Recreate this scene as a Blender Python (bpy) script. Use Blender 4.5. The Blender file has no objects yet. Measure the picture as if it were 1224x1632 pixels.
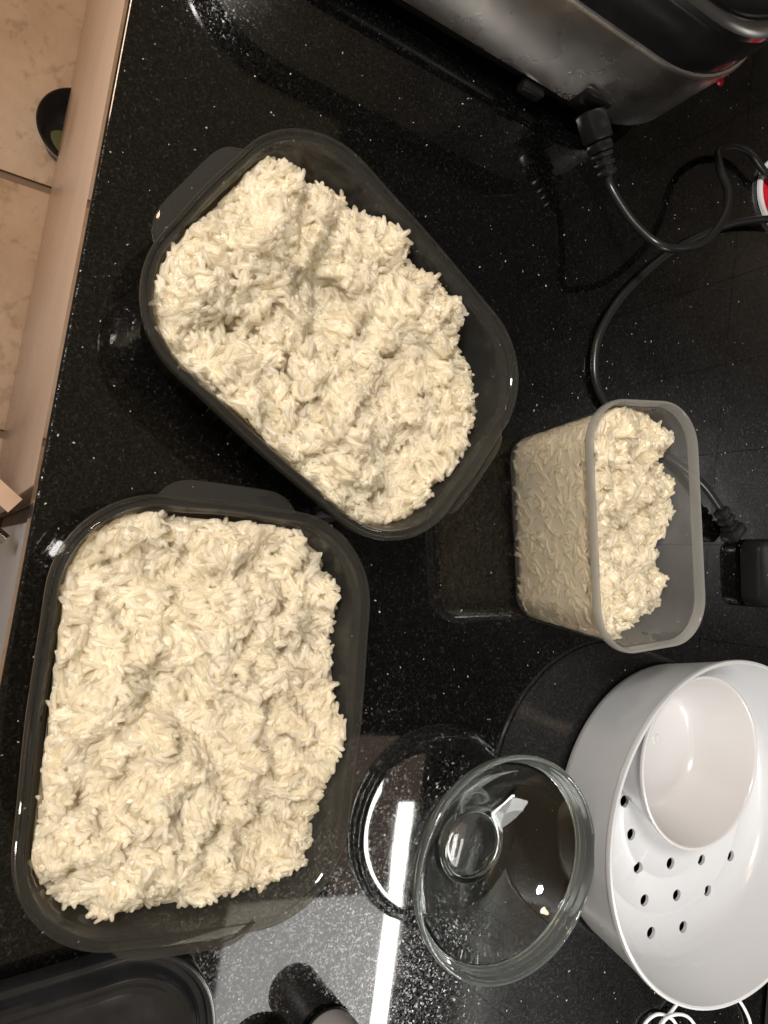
import bpy, bmesh, math, random
import numpy as np
from mathutils import Vector, Matrix, noise

random.seed(7); rng = np.random.default_rng(11)
scene = bpy.context.scene
C = scene.collection

# ------------------------------------------------------------------ camera
H = 0.45
cam_d = bpy.data.cameras.new('camera'); cam = bpy.data.objects.new('camera', cam_d); C.objects.link(cam)
RX = (-0.136011675, 0.864568862, 0.483757695)      # image right in world space
DN = (0.984960953, 0.170521528, -0.027826770)      # image down
FW = (-0.106549260, 0.472697674, -0.874759489)     # view direction
cam.matrix_world = Matrix(((RX[0], -DN[0], -FW[0], 0), (RX[1], -DN[1], -FW[1], 0), (RX[2], -DN[2], -FW[2], H), (0, 0, 0, 1)))
cam_d.sensor_fit = 'VERTICAL'; cam_d.sensor_height = 24.0; cam_d.sensor_width = 18.0
cam_d.lens = 24.0 * 1226 / 1632
cam_d.clip_start = 0.01; cam_d.clip_end = 50
scene.camera = cam

# ------------------------------------------------------------------ world and lamps
world = bpy.data.worlds.new('World'); scene.world = world; world.use_nodes = True
bg = world.node_tree.nodes['Background']; bg.inputs[0].default_value = (1.0, 0.76, 0.48, 1); bg.inputs[1].default_value = 0.26

def area(name, loc, target, sx, sy, power, color):
    l = bpy.data.lights.new(name, 'AREA'); l.shape = 'RECTANGLE'; l.size = sx; l.size_y = sy; l.energy = power; l.color = color
    o = bpy.data.objects.new(name, l); C.objects.link(o); o.location = loc
    d = Vector(target) - Vector(loc)
    o.rotation_euler = d.to_track_quat('-Z', 'Y').to_euler()
    return o
# fluorescent tube under the wall cabinet, seen mirrored in the counter
t = area('tube_lamp', (0.635, 0.614, 0.50), (0.635, 0.614, 0), 0.70, 0.026, 3.4, (1.0, 0.97, 0.92)); t.rotation_euler = (0, 0, 0)
# added lamp standing in for the pale cabinet underside lit by the tube
t = area('cabinet_bounce_lamp', (0.66, 0.487, 0.505), (0.66, 0.487, 0), 0.50, 0.228, 2.4, (1.0, 0.97, 0.93)); t.rotation_euler = (0, 0, 0)
# weak added lamp for the brown reflection of that underside's wooden end
t = area('cabinet_end_bounce_lamp', (0.300, 0.575, 0.505), (0.300, 0.575, 0), 0.21, 0.13, 0.10, (1.0, 0.72, 0.55)); t.rotation_euler = (0, 0, 0)
# warm ceiling lamp of the kitchen behind the photographer
area('ceiling_lamp', (-0.42, -0.66, 1.36), (-0.1, 0.2, 0), 0.26, 0.26, 27.5, (1.0, 0.975, 0.95)).data.shape = 'DISK'
# unseen warmer fill lamp, added to brighten the floor and cabinet front
area('floor_fill_lamp', (-1.25, -1.0, 1.15), (-0.5, 0.0, -0.9), 0.30, 0.30, 7.5, (1.0, 0.74, 0.52)).data.shape = 'DISK'

scene.view_settings.view_transform = 'Standard'; scene.view_settings.look = 'None'
scene.view_settings.gamma = 1.0; scene.view_settings.exposure = 0.0; scene.view_settings.use_curve_mapping = False
scene.cycles.max_bounces = 14; scene.cycles.transparent_max_bounces = 24; scene.cycles.transmission_bounces = 12
scene.cycles.caustics_reflective = False; scene.cycles.caustics_refractive = False
scene.cycles.sample_clamp_indirect = 12.0; scene.cycles.diffuse_bounces = 10
scene.cycles.use_denoising = True

# ------------------------------------------------------------------ helpers
def finish(me, mat, smooth=True, angle=None):
    if mat: me.materials.append(mat)
    if smooth:
        me.polygons.foreach_set('use_smooth', [True] * len(me.polygons))
        if angle: me.set_sharp_from_angle(angle=math.radians(angle))
    me.update()
def obj(name, me, parent=None, loc=None, rz=0.0):
    o = bpy.data.objects.new(name, me); C.objects.link(o)
    if parent: o.parent = parent
    if loc is not None: o.location = loc
    o.rotation_euler = (0, 0, rz)
    return o
def empty(name, loc, rz=0.0):
    o = bpy.data.objects.new(name, None); C.objects.link(o); o.location = loc; o.rotation_euler = (0, 0, rz); o.empty_display_size = 0.02
    return o
def tag(o, label=None, cat=None, group=None, kind=None):
    if label: o['label'] = label
    if cat: o['category'] = cat
    if group: o['group'] = group
    if kind: o['kind'] = kind
    return o
def mesh(name, v, f, mat, smooth=True, angle=40):
    me = bpy.data.meshes.new(name); me.from_pydata([tuple(p) for p in v], [], f); finish(me, mat, smooth, angle); return me

def rr_pts(a, b, r, nc=14, ns=8, bulge=0.0):
    """rounded rectangle outline, counter-clockwise"""
    r = max(min(r, a - 1e-4, b - 1e-4), 1e-4); pts = []
    cs = [(a - r, b - r, 0), (-(a - r), b - r, 90), (-(a - r), -(b - r), 180), (a - r, -(b - r), 270)]
    for i, (cx, cy, s) in enumerate(cs):
        for k in range(nc + 1):
            t = math.radians(s + 90 * k / nc); pts.append((cx + r * math.cos(t), cy + r * math.sin(t)))
        n = cs[(i + 1) % 4]; t = math.radians(s + 90)
        p0 = (cx + r * math.cos(t), cy + r * math.sin(t)); p1 = (n[0] + r * math.cos(t), n[1] + r * math.sin(t))
        for k in range(1, ns):
            u = k / ns; bl = bulge * math.sin(math.pi * u) ** 2
            pts.append((p0[0] + (p1[0] - p0[0]) * u + bl * math.cos(t), p0[1] + (p1[1] - p0[1]) * u + bl * math.sin(t)))
    return pts
def loft(name, a, b, r, prof, mat, cap0=True, cap1=True, bulge=0.0, angle=40):
    """stack of rounded rectangles: prof = [(inset, z)]"""
    v, f = [], []; n = None
    for d, z in prof:
        p = rr_pts(a - d, b - d, r - d * 0.9, bulge=bulge); n = len(p); v += [(x, y, z) for x, y in p]
    for i in range(len(prof) - 1):
        for k in range(n):
            k2 = (k + 1) % n; f.append((i * n + k, i * n + k2, (i + 1) * n + k2, (i + 1) * n + k))
    if cap0: f.append(tuple(range(n - 1, -1, -1)))
    if cap1: o = (len(prof) - 1) * n; f.append(tuple(range(o, o + n)))
    return mesh(name, v, f, mat, angle=angle)
def lathe(name, prof, mat, n=96, angle=40, closed=False):
    v, f = [], []; m = len(prof); idx = []
    for i, (r, z) in enumerate(prof):
        if r < 1e-6: idx.append([len(v)]); v.append((0, 0, z))
        else:
            idx.append(list(range(len(v), len(v) + n)))
            v += [(r * math.cos(2 * math.pi * k / n), r * math.sin(2 * math.pi * k / n), z) for k in range(n)]
    rng_ = range(m) if closed else range(m - 1)
    for i in rng_:
        A, B = idx[i], idx[(i + 1) % m]
        for k in range(n):
            k2 = (k + 1) % n
            if len(A) == 1 and len(B) == 1: continue
            if len(A) == 1: f.append((A[0], B[k2], B[k]))
            elif len(B) == 1: f.append((A[k], A[k2], B[0]))
            else: f.append((A[k], A[k2], B[k2], B[k]))
    return mesh(name, v, f, mat, angle=angle)
def spline(pts, n=10):
    P = [np.array(p, float) for p in pts]; P = [2 * P[0] - P[1]] + P + [2 * P[-1] - P[-2]]; out = []
    for i in range(1, len(P) - 2):
        for k in range(n):
            t = k / n; p0, p1, p2, p3 = P[i - 1:i + 3]
            out.append(0.5 * (2 * p1 + (p2 - p0) * t + (2 * p0 - 5 * p1 + 4 * p2 - p3) * t * t + (3 * p1 - p0 - 3 * p2 + p3) * t ** 3))
    out.append(P[-2]); return out
def tube(name, pts, rad, mat, n=12, res=10, raw=False):
    path = pts if raw else spline(pts, res); v, f = [], []
    T = [Vector(path[min(i + 1, len(path) - 1)] - path[max(i - 1, 0)]).normalized() for i in range(len(path))]
    N = T[0].orthogonal().normalized(); m = len(path)
    for i, p in enumerate(path):
        N = (N - T[i] * N.dot(T[i])).normalized(); B = T[i].cross(N); rr = rad(i / (m - 1)) if callable(rad) else rad
        for k in range(n):
            a = 2 * math.pi * k / n; q = Vector(p) + (N * math.cos(a) + B * math.sin(a)) * rr; v.append(tuple(q))
    for i in range(m - 1):
        for k in range(n):
            k2 = (k + 1) % n; f.append((i * n + k, i * n + k2, (i + 1) * n + k2, (i + 1) * n + k))
    f.append(tuple(range(n - 1, -1, -1))); f.append(tuple(range((m - 1) * n, m * n)))
    return mesh(name, v, f, mat, angle=50)
def box(name, x0, x1, y0, y1, z0, z1, mat, bev=0.0, seg=2):
    bm = bmesh.new(); bmesh.ops.create_cube(bm, size=1.0)
    for w in bm.verts: w.co = Vector((x0 + (w.co.x + .5) * (x1 - x0), y0 + (w.co.y + .5) * (y1 - y0), z0 + (w.co.z + .5) * (z1 - z0)))
    if bev: bmesh.ops.bevel(bm, geom=list(bm.edges), offset=bev, segments=seg, affect='EDGES', profile=0.5)
    me = bpy.data.meshes.new(name); bm.to_mesh(me); bm.free(); finish(me, mat, True, 25); return me

# ------------------------------------------------------------------ materials
def new_mat(name):
    m = bpy.data.materials.new(name); m.use_nodes = True; nt = m.node_tree; nt.nodes.clear()
    out = nt.nodes.new('ShaderNodeOutputMaterial'); return m, nt, out
def nd(nt, t, **kw):
    n = nt.nodes.new(t)
    for k, val in kw.items():
        if k in n.inputs: n.inputs[k].default_value = val
        else: setattr(n, k, val)
    return n
def ramp(nt, src, stops):
    r = nt.nodes.new('ShaderNodeValToRGB'); e = r.color_ramp.elements
    while len(e) < len(stops): e.new(0.5)
    for i, (p, c) in enumerate(stops): e[i].position = p; e[i].color = (*c, 1) if len(c) == 3 else c
    nt.links.new(src, r.inputs[0]); return r.outputs[0]
def principled(name, col, rough=0.4, metal=0.0, coat=0.0, bump=None, colnoise=None, spec=0.5, aniso=0.0):
    m, nt, out = new_mat(name); p = nt.nodes.new('ShaderNodeBsdfPrincipled'); nt.links.new(p.outputs[0], out.inputs[0])
    p.inputs['Base Color'].default_value = (*col, 1); p.inputs['Roughness'].default_value = rough; p.inputs['Metallic'].default_value = metal
    p.inputs['Coat Weight'].default_value = coat; p.inputs['Specular IOR Level'].default_value = spec; p.inputs['Anisotropic'].default_value = aniso
    tc = nt.nodes.new('ShaderNodeTexCoord')
    if colnoise:
        sc, amt = colnoise; n = nd(nt, 'ShaderNodeTexNoise', Scale=sc, Detail=5.0); nt.links.new(tc.outputs['Object'], n.inputs['Vector'])
        lo = tuple(x * (1 - amt) for x in col); hi = tuple(min(1, x * (1 + amt)) for x in col)
        nt.links.new(ramp(nt, n.outputs[0], [(0.3, lo), (0.7, hi)]), p.inputs['Base Color'])
        r2 = ramp(nt, n.outputs[0], [(0.3, (rough * 0.8,) * 3), (0.7, (min(1, rough * 1.25),) * 3)]); nt.links.new(r2, p.inputs['Roughness'])
    if bump:
        sc, st = bump; n = nd(nt, 'ShaderNodeTexNoise', Scale=sc, Detail=3.0); nt.links.new(tc.outputs['Object'], n.inputs['Vector'])
        b = nd(nt, 'ShaderNodeBump', Strength=st, Distance=0.001); nt.links.new(n.outputs[0], b.inputs['Height']); nt.links.new(b.outputs[0], p.inputs['Normal'])
    return m

def granite():
    m, nt, out = new_mat('black_granite'); L = nt.links.new
    p = nt.nodes.new('ShaderNodeBsdfPrincipled'); L(p.outputs[0], out.inputs[0]); tc = nt.nodes.new('ShaderNodeTexCoord')
    # warped coordinates so that the crystals are not round cells
    w = nd(nt, 'ShaderNodeTexNoise', Scale=260.0, Detail=2.0); L(tc.outputs['Object'], w.inputs['Vector'])
    mx = nd(nt, 'ShaderNodeVectorMath', operation='MULTIPLY_ADD'); L(w.outputs['Color'], mx.inputs[0]); mx.inputs[1].default_value = (0.004,) * 3; L(tc.outputs['Object'], mx.inputs[2])
    cell = nd(nt, 'ShaderNodeTexVoronoi', Scale=900.0); L(mx.outputs[0], cell.inputs['Vector'])
    sep = nd(nt, 'ShaderNodeSeparateColor'); L(cell.outputs['Color'], sep.inputs[0])
    ground = ramp(nt, sep.outputs[0], [(0.0, (0.0012, 0.0012, 0.0012)), (0.66, (0.0018, 0.0018, 0.0018)), (0.86, (0.003, 0.003, 0.003)), (0.97, (0.007, 0.0068, 0.0064)), (1.0, (0.020, 0.019, 0.017))])
    # sparse bright mica flecks, two sizes
    col = ground
    for sc, thr, rad, c in ((230.0, 0.984, 0.15, (0.46, 0.43, 0.37)), (460.0, 0.990, 0.26, (0.30, 0.29, 0.28)), (95.0, 0.982, 0.07, (0.60, 0.50, 0.36))):
        v = nd(nt, 'ShaderNodeTexVoronoi', Scale=sc); L(mx.outputs[0], v.inputs['Vector'])
        s = nd(nt, 'ShaderNodeSeparateColor'); L(v.outputs['Color'], s.inputs[0])
        a = nd(nt, 'ShaderNodeMath', operation='GREATER_THAN'); L(s.outputs[1], a.inputs[0]); a.inputs[1].default_value = thr
        b = nd(nt, 'ShaderNodeMath', operation='LESS_THAN'); L(v.outputs['Distance'], b.inputs[0]); b.inputs[1].default_value = rad
        ab = nd(nt, 'ShaderNodeMath', operation='MULTIPLY'); L(a.outputs[0], ab.inputs[0]); L(b.outputs[0], ab.inputs[1])
        mix = nd(nt, 'ShaderNodeMix', data_type='RGBA'); L(ab.outputs[0], mix.inputs[0]); L(col, mix.inputs[6]); mix.inputs[7].default_value = (*c, 1); col = mix.outputs[2]
    L(col, p.inputs['Base Color'])
    # each crystal is tilted a little under the polish
    nm = nd(nt, 'ShaderNodeVectorMath', operation='MULTIPLY_ADD'); L(cell.outputs['Color'], nm.inputs[0]); nm.inputs[1].default_value = (0.18, 0.18, 0); nm.inputs[2].default_value = (-0.09, -0.09, 0)
    geo = nt.nodes.new('ShaderNodeNewGeometry'); ad = nd(nt, 'ShaderNodeVectorMath', operation='ADD'); L(geo.outputs['Normal'], ad.inputs[0]); L(nm.outputs[0], ad.inputs[1])
    no = nd(nt, 'ShaderNodeVectorMath', operation='NORMALIZE'); L(ad.outputs[0], no.inputs[0]); L(no.outputs[0], p.inputs['Normal'])
    L(ramp(nt, sep.outputs[1], [(0.0, (0.13,) * 3), (1.0, (0.26,) * 3)]), p.inputs['Roughness'])
    L(ramp(nt, sep.outputs[2], [(0.0, (0.0,) * 3), (0.55, (0.07,) * 3), (1.0, (0.45,) * 3)]), p.inputs['Specular IOR Level'])
    p.inputs['Coat Weight'].default_value = 1.0; p.inputs['Coat Roughness'].default_value = 0.032; p.inputs['Coat IOR'].default_value = 1.44
    L(geo.outputs['Normal'], p.inputs['Coat Normal'])
    sm = nd(nt, 'ShaderNodeTexNoise', Scale=9.0, Detail=6.0, Roughness=0.65, Distortion=0.6); L(tc.outputs['Object'], sm.inputs['Vector'])
    L(ramp(nt, sm.outputs[0], [(0.42, (0.034,) * 3), (0.60, (0.050,) * 3), (0.72, (0.090,) * 3)]), p.inputs['Coat Roughness'])
    return m
M = {}
M['granite'] = granite()

def see_through(name, clear, haze, f_clear, rough=0.12, trans=0.5, ior=1.45):
    """translucent moulded plastic: part clear, part milky"""
    m, nt, out = new_mat(name); L = nt.links.new
    tr = nd(nt, 'ShaderNodeBsdfTransparent'); tr.inputs[0].default_value = (*clear, 1)
    df = nd(nt, 'ShaderNodeBsdfDiffuse'); df.inputs[0].default_value = (*haze, 1)
    tl = nd(nt, 'ShaderNodeBsdfTranslucent'); tl.inputs[0].default_value = (*haze, 1)
    mh = nd(nt, 'ShaderNodeMixShader'); mh.inputs[0].default_value = trans; L(df.outputs[0], mh.inputs[1]); L(tl.outputs[0], mh.inputs[2])
    mc = nd(nt, 'ShaderNodeMixShader'); mc.inputs[0].default_value = f_clear; L(mh.outputs[0], mc.inputs[1]); L(tr.outputs[0], mc.inputs[2])
    gl = nd(nt, 'ShaderNodeBsdfGlossy', Roughness=rough); fr = nd(nt, 'ShaderNodeFresnel', IOR=ior)
    tc = nt.nodes.new('ShaderNodeTexCoord'); n = nd(nt, 'ShaderNodeTexNoise', Scale=90.0, Detail=2.0); L(tc.outputs['Object'], n.inputs['Vector'])
    b = nd(nt, 'ShaderNodeBump', Strength=0.08, Distance=0.001); L(n.outputs[0], b.inputs['Height']); L(b.outputs[0], gl.inputs['Normal'])
    mg = nd(nt, 'ShaderNodeMixShader'); ge = nt.nodes.new('ShaderNodeNewGeometry'); iv = nd(nt, 'ShaderNodeMath', operation='SUBTRACT'); iv.inputs[0].default_value = 1.0; L(ge.outputs['Backfacing'], iv.inputs[1]); fm = nd(nt, 'ShaderNodeMath', operation='MULTIPLY'); L(fr.outputs[0], fm.inputs[0]); L(iv.outputs[0], fm.inputs[1]); L(fm.outputs[0], mg.inputs[0]); L(mc.outputs[0], mg.inputs[1]); L(gl.outputs[0], mg.inputs[2]); L(mg.outputs[0], out.inputs[0])
    return m
M['smoke'] = see_through('smoke_grey_plastic', (0.72, 0.70, 0.64), (0.21, 0.212, 0.203), 0.85, rough=0.05)
M['milky'] = see_through('milky_clear_plastic', (1.0, 0.995, 0.98), (0.93, 0.92, 0.89), 0.91, rough=0.08, trans=0.6)
M['milky_rim'] = see_through('milky_rim_plastic', (0.95, 0.94, 0.92), (0.62, 0.61, 0.58), 0.50, rough=0.10, trans=0.6)

def glass():
    m, nt, out = new_mat('clear_glass'); g = nd(nt, 'ShaderNodeBsdfGlass', Roughness=0.0, IOR=1.48); g.inputs[0].default_value = (0.975, 0.99, 0.985, 1)
    nt.links.new(g.outputs[0], out.inputs[0]); return m
M['glass'] = glass()
def glass_edge():
    m, nt, out = new_mat('lit_glass_edge'); g = nd(nt, 'ShaderNodeBsdfGlass', Roughness=0.02, IOR=1.5); g.inputs[0].default_value = (0.95, 0.985, 0.975, 1)
    d = nd(nt, 'ShaderNodeBsdfDiffuse'); d.inputs[0].default_value = (0.62, 0.68, 0.67, 1); x = nd(nt, 'ShaderNodeMixShader'); x.inputs[0].default_value = 0.10  # pale diffuse share puts the bright refracted edge light into the colour
    nt.links.new(g.outputs[0], x.inputs[1]); nt.links.new(d.outputs[0], x.inputs[2]); nt.links.new(x.outputs[0], out.inputs[0]); return m
M['glass_edge'] = glass_edge()

def rice_mat():
    m, nt, out = new_mat('cooked_rice'); L = nt.links.new; p = nt.nodes.new('ShaderNodeBsdfPrincipled'); L(p.outputs[0], out.inputs[0])
    at = nt.nodes.new('ShaderNodeAttribute'); at.attribute_name = 'tone'
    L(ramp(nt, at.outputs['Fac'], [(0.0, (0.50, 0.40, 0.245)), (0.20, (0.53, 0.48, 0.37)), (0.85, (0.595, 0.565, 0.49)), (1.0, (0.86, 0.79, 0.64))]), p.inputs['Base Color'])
    p.subsurface_method = 'BURLEY'; p.inputs['Subsurface Weight'].default_value = 1.0
    p.inputs['Subsurface Radius'].default_value = (1.0, 0.93, 0.80); p.inputs['Subsurface Scale'].default_value = 0.0090
    p.inputs['Roughness'].default_value = 0.22; p.inputs['Specular IOR Level'].default_value = 0.30
    tl = nd(nt, 'ShaderNodeBsdfTranslucent'); tl.inputs[0].default_value = (0.99, 0.84, 0.50, 1); mx = nd(nt, 'ShaderNodeMixShader'); mx.inputs[0].default_value = 0.26
    L(p.outputs[0], mx.inputs[1]); L(tl.outputs[0], mx.inputs[2]); L(mx.outputs[0], out.inputs[0])
    return m
M['rice'] = rice_mat()
M['white'] = principled('white_plastic', (0.545, 0.555, 0.57), 0.22, colnoise=(14, 0.015), bump=(45, 0.03))
M['cup'] = principled('warm_white_plastic', (0.56, 0.55, 0.55), 0.16, bump=(40, 0.03))
M['black'] = principled('black_plastic', (0.010, 0.010, 0.010), 0.24, bump=(120, 0.05))
M['gloss_black'] = principled('gloss_black_plastic', (0.012, 0.012, 0.013), 0.16, colnoise=(60, 0.2), bump=(30, 0.04))
M['rubber'] = principled('black_rubber', (0.013, 0.013, 0.013), 0.30, bump=(400, 0.08))
M['steel'] = principled('brushed_steel', (0.72, 0.68, 0.64), 0.27, metal=1.0, aniso=0.6, bump=(700, 0.05), colnoise=(30, 0.06))
M['chrome'] = principled('chrome_trim', (0.55, 0.54, 0.52), 0.15, metal=1.0)
M['red'] = principled('red_enamel', (0.55, 0.012, 0.03), 0.3, colnoise=(200, 0.2))
M['white_cord'] = principled('white_cord', (0.78, 0.77, 0.75), 0.4)
M['dark_tile'] = principled('dark_tile', (0.030, 0.029, 0.028), 0.30, colnoise=(20, 0.2))
M['grout'] = principled('grout', (0.022, 0.021, 0.021), 0.8)
M['cream'] = principled('cream_cabinet', (0.56, 0.40, 0.30), 0.28, colnoise=(5, 0.07))
M['grey_cab'] = principled('grey_cabinet', (0.22, 0.225, 0.24), 0.35, colnoise=(8, 0.05))
M['wood_edge'] = principled('orange_wood_edge', (0.42, 0.27, 0.17), 0.45, colnoise=(40, 0.12))
M['grey_plastic'] = principled('grey_plastic', (0.33, 0.31, 0.30), 0.4)
M['beige'] = principled('beige_ceramic', (0.52, 0.46, 0.36), 0.4)
M['yellow'] = principled('yellow_green', (0.07, 0.065, 0.012), 0.4)
def stone():
    m, nt, out = new_mat('beige_stone'); L = nt.links.new; p = nt.nodes.new('ShaderNodeBsdfPrincipled'); L(p.outputs[0], out.inputs[0])
    tc = nt.nodes.new('ShaderNodeTexCoord'); n1 = nd(nt, 'ShaderNodeTexNoise', Scale=4.0, Detail=6.0, Roughness=0.62); L(tc.outputs['Object'], n1.inputs['Vector'])
    n2 = nd(nt, 'ShaderNodeTexNoise', Scale=34.0, Detail=5.0, Roughness=0.6); L(tc.outputs['Object'], n2.inputs['Vector'])
    a = ramp(nt, n1.outputs[0], [(0.32, (0.37, 0.24, 0.145)), (0.5, (0.47, 0.32, 0.205)), (0.7, (0.56, 0.41, 0.28))])
    b = ramp(nt, n2.outputs[0], [(0.36, (0.72, 0.70, 0.66)), (0.46, (1, 1, 1)), (1.0, (1, 1, 1))])
    mx = nd(nt, 'ShaderNodeMix', data_type='RGBA', blend_type='MULTIPLY'); mx.inputs[0].default_value = 0.8; L(a, mx.inputs[6]); L(b, mx.inputs[7]); L(mx.outputs[2], p.inputs['Base Color'])
    p.inputs['Roughness'].default_value = 0.45
    bp = nd(nt, 'ShaderNodeBump', Strength=0.25, Distance=0.004); L(n2.outputs[0], bp.inputs['Height']); L(bp.outputs[0], p.inputs['Normal']); return m
M['stone'] = stone()
M['stone_grout'] = principled('sand_grout', (0.20, 0.13, 0.08), 0.9, bump=(300, 0.4))

# ------------------------------------------------------------------ the setting
EDGE = 0.032; WALL = 0.694
v = []; prof = []
r_ = 0.0022
for k in range(7):
    a = math.pi / 2 + (math.pi / 2) * k / 6; prof.append((EDGE + r_ + r_ * math.cos(a), -r_ + r_ * math.sin(a)))
for k in range(7):
    a = math.pi + (math.pi / 2) * k / 6; prof.append((EDGE + r_ + r_ * math.cos(a), -0.031 + r_ + r_ * math.sin(a)))
prof = [(WALL - 0.001, 0.0)] + prof + [(WALL - 0.001, -0.031)]
X0, X1 = -1.25, 1.25
v = [(X0, y, z) for y, z in prof] + [(X1, y, z) for y, z in prof]; n = len(prof)
f = [(k, k + 1, n + k + 1, n + k) for k in range(n - 1)] + [tuple(range(n - 1, -1, -1)), tuple(range(n, 2 * n))]
top = obj('countertop', mesh('countertop', v, f, M['granite'], smooth=False)); tag(top, kind='structure')

wallo = obj('wall', box('wall', X0, X1, WALL + 0.010, WALL + 0.10, -0.03, 1.40, M['grout'])); tag(wallo, kind='structure')
tile_me = box('tile', 0.0004, 0.0996, WALL, WALL + 0.012, 0.0004, 0.0996, M['dark_tile'])
for i in range(-8, 9):
    for k in range(0, 5): obj('tile', tile_me, wallo, (i * 0.1, 0, k * 0.1 + 0.002))

floor = obj('floor', box('floor', -2.2, 1.4, -1.6, 0.9, -0.93, -0.876, M['stone_grout'])); tag(floor, kind='structure')
for i in range(-5, 3):
    for j in range(-4, 2):
        sx = -0.565 + i * 0.40; sy = -0.30 + j * 0.40
        me = box('tile', 0.006, 0.394, 0.006, 0.394, -0.872, -0.869 - 0.002 * random.random(), M['stone'], bev=0.003, seg=2)
        tm = obj('tile', me, floor, (sx, sy, 0))

cab = empty('base_cabinet', (0, 0, -0.87)); tag(cab, 'cream glossy cabinet front below the counter edge', 'cabinet')
obj('carcass', box('carcass', -1.2, 1.2, EDGE + 0.022, 0.66, 0.003, 0.838, M['grey_cab']), cab)
obj('door', box('door', -1.2, -0.036, EDGE + 0.001, EDGE + 0.020, 0.004, 0.836, M['cream'], bev=0.0015), cab)
obj('door', box('door', -0.014, 0.55, EDGE + 0.001, EDGE + 0.020, 0.004, 0.836, M['grey_cab'], bev=0.0015), cab)
# a door leaf standing open towards the viewer
leaf = empty('open_door', (-0.030, 0.030, -0.87), math.radians(235)); tag(leaf, 'open grey cabinet door with pale wood top edge and metal bar handle', 'cabinet door')
obj('panel', box('panel', 0.0, 0.38, 0.004, 0.013, 0.03, 0.812, M['grey_cab'], bev=0.001), leaf)
obj('edge_strip', box('edge_strip', -0.001, 0.381, 0.003, 0.014, 0.8125, 0.8155, M['wood_edge']), leaf)
hb = obj('handle', tube('handle', [(-0.012, 0.026, 0.803), (0.05, 0.026, 0.803), (0.10, 0.026, 0.803), (0.15, 0.026, 0.803)], 0.0035, M['chrome']), leaf)
obj('handle_post', tube('handle_post', [(0.03, 0.0165, 0.803), (0.03, 0.02, 0.803), (0.03, 0.026, 0.803)], 0.003, M['chrome']), hb)
obj('handle_post', tube('handle_post', [(0.13, 0.0165, 0.803), (0.13, 0.02, 0.803), (0.13, 0.026, 0.803)], 0.003, M['chrome']), hb)
# black bowl on the floor
fb = empty('floor_bowl', (-0.662, 0.054, -0.869)); tag(fb, 'black round bowl on the beige stone floor by the cabinet', 'bowl')
obj('body', lathe('body', [(0, 0.004), (0.036, 0.004), (0.048, 0.012), (0.058, 0.04), (0.060, 0.042), (0.062, 0.04), (0.052, 0.004), (0.04, 0.0), (0, 0.0)], M['gloss_black'], 64), fb)
obj('liner', lathe('liner', [(0, 0.0045), (0.02, 0.0048), (0.025, 0.004)], M['yellow'], 24), fb, (0.022, -0.018, 0.0008))

# ------------------------------------------------------------------ storage containers
BA, BB, BR, BH = 0.1085, 0.0842, 0.0515, 0.0690
cont_prof = [(0.0180, 0.0008), (0.0152, 0.0018), (0.0136, 0.0050), (0.0062, 0.0560), (0.0056, 0.0585), (0.0016, 0.0600), (0.0003, 0.0612), (0.0, 0.0630), (0.0, 0.0672), (0.0004, 0.0685), (0.0010, 0.0690),
             (0.0017, 0.0687), (0.0021, 0.0676), (0.0026, 0.0664), (0.0034, 0.0661), (0.0040, 0.0668), (0.0047, 0.0672), (0.0054, 0.0667), (0.0059, 0.0648), (0.0064, 0.0632), (0.0072, 0.0622), (0.0077, 0.0605), (0.0079, 0.0570), (0.0151, 0.0070), (0.0170, 0.0040), (0.0205, 0.0026)]
cont_me = loft('container_body', BA, BB, BR, cont_prof, M['smoke'], bulge=0.0012)
def handle_mesh():
    """moulded grip tab on a short end: plate with a turned-down lip"""
    out = []; 
    for k in range(25):
        u = -1 + 2 * k / 24; w = 0.0098 * (1 - abs(u) ** 6); out.append((u * 0.037, w))
    v, f = [], []; m = len(out)
    for (y, w) in out:
        x0 = BA - 0.0015; e = x0 + w + 0.0015
        v += [(x0, y, 0.0622), (e - 0.001, y, 0.0606), (e, y, 0.0598), (e, y, 0.0560), (e - 0.0016, y, 0.0560), (e - 0.0018, y, 0.0585), (x0, y, 0.0602)]
    q = 7
    for i in range(m - 1):
        for k in range(q):
            k2 = (k + 1) % q; f.append((i * q + k, i * q + k2, (i + 1) * q + k2, (i + 1) * q + k))
    f.append(tuple(range(q))); f.append(tuple(range((m - 1) * q + q - 1, (m - 1) * q - 1, -1)))
    return mesh('handle', v, f, M['smoke'], angle=40)
hnd_me = handle_mesh()
def container(loc, rz, label):
    t = empty('storage_container', loc, rz); tag(t, label, 'container', 'smoke grey food containers filled with rice')
    obj('body', cont_me, t); obj('handle', hnd_me, t); obj('handle', hnd_me, t, (0, 0, 0), math.pi)
    return t
PA = (-0.1386, 0.1727, 0.0); RA = math.radians(60.3)
PB = (0.0721, 0.1253, 0.0); RB = math.radians(2.94)
container(PA, RA, 'smoke grey rectangular container of rice standing askew, nearer the rice cooker')
container(PB, RB, 'smoke grey rectangular container heaped with rice, beside the black lid')

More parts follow.
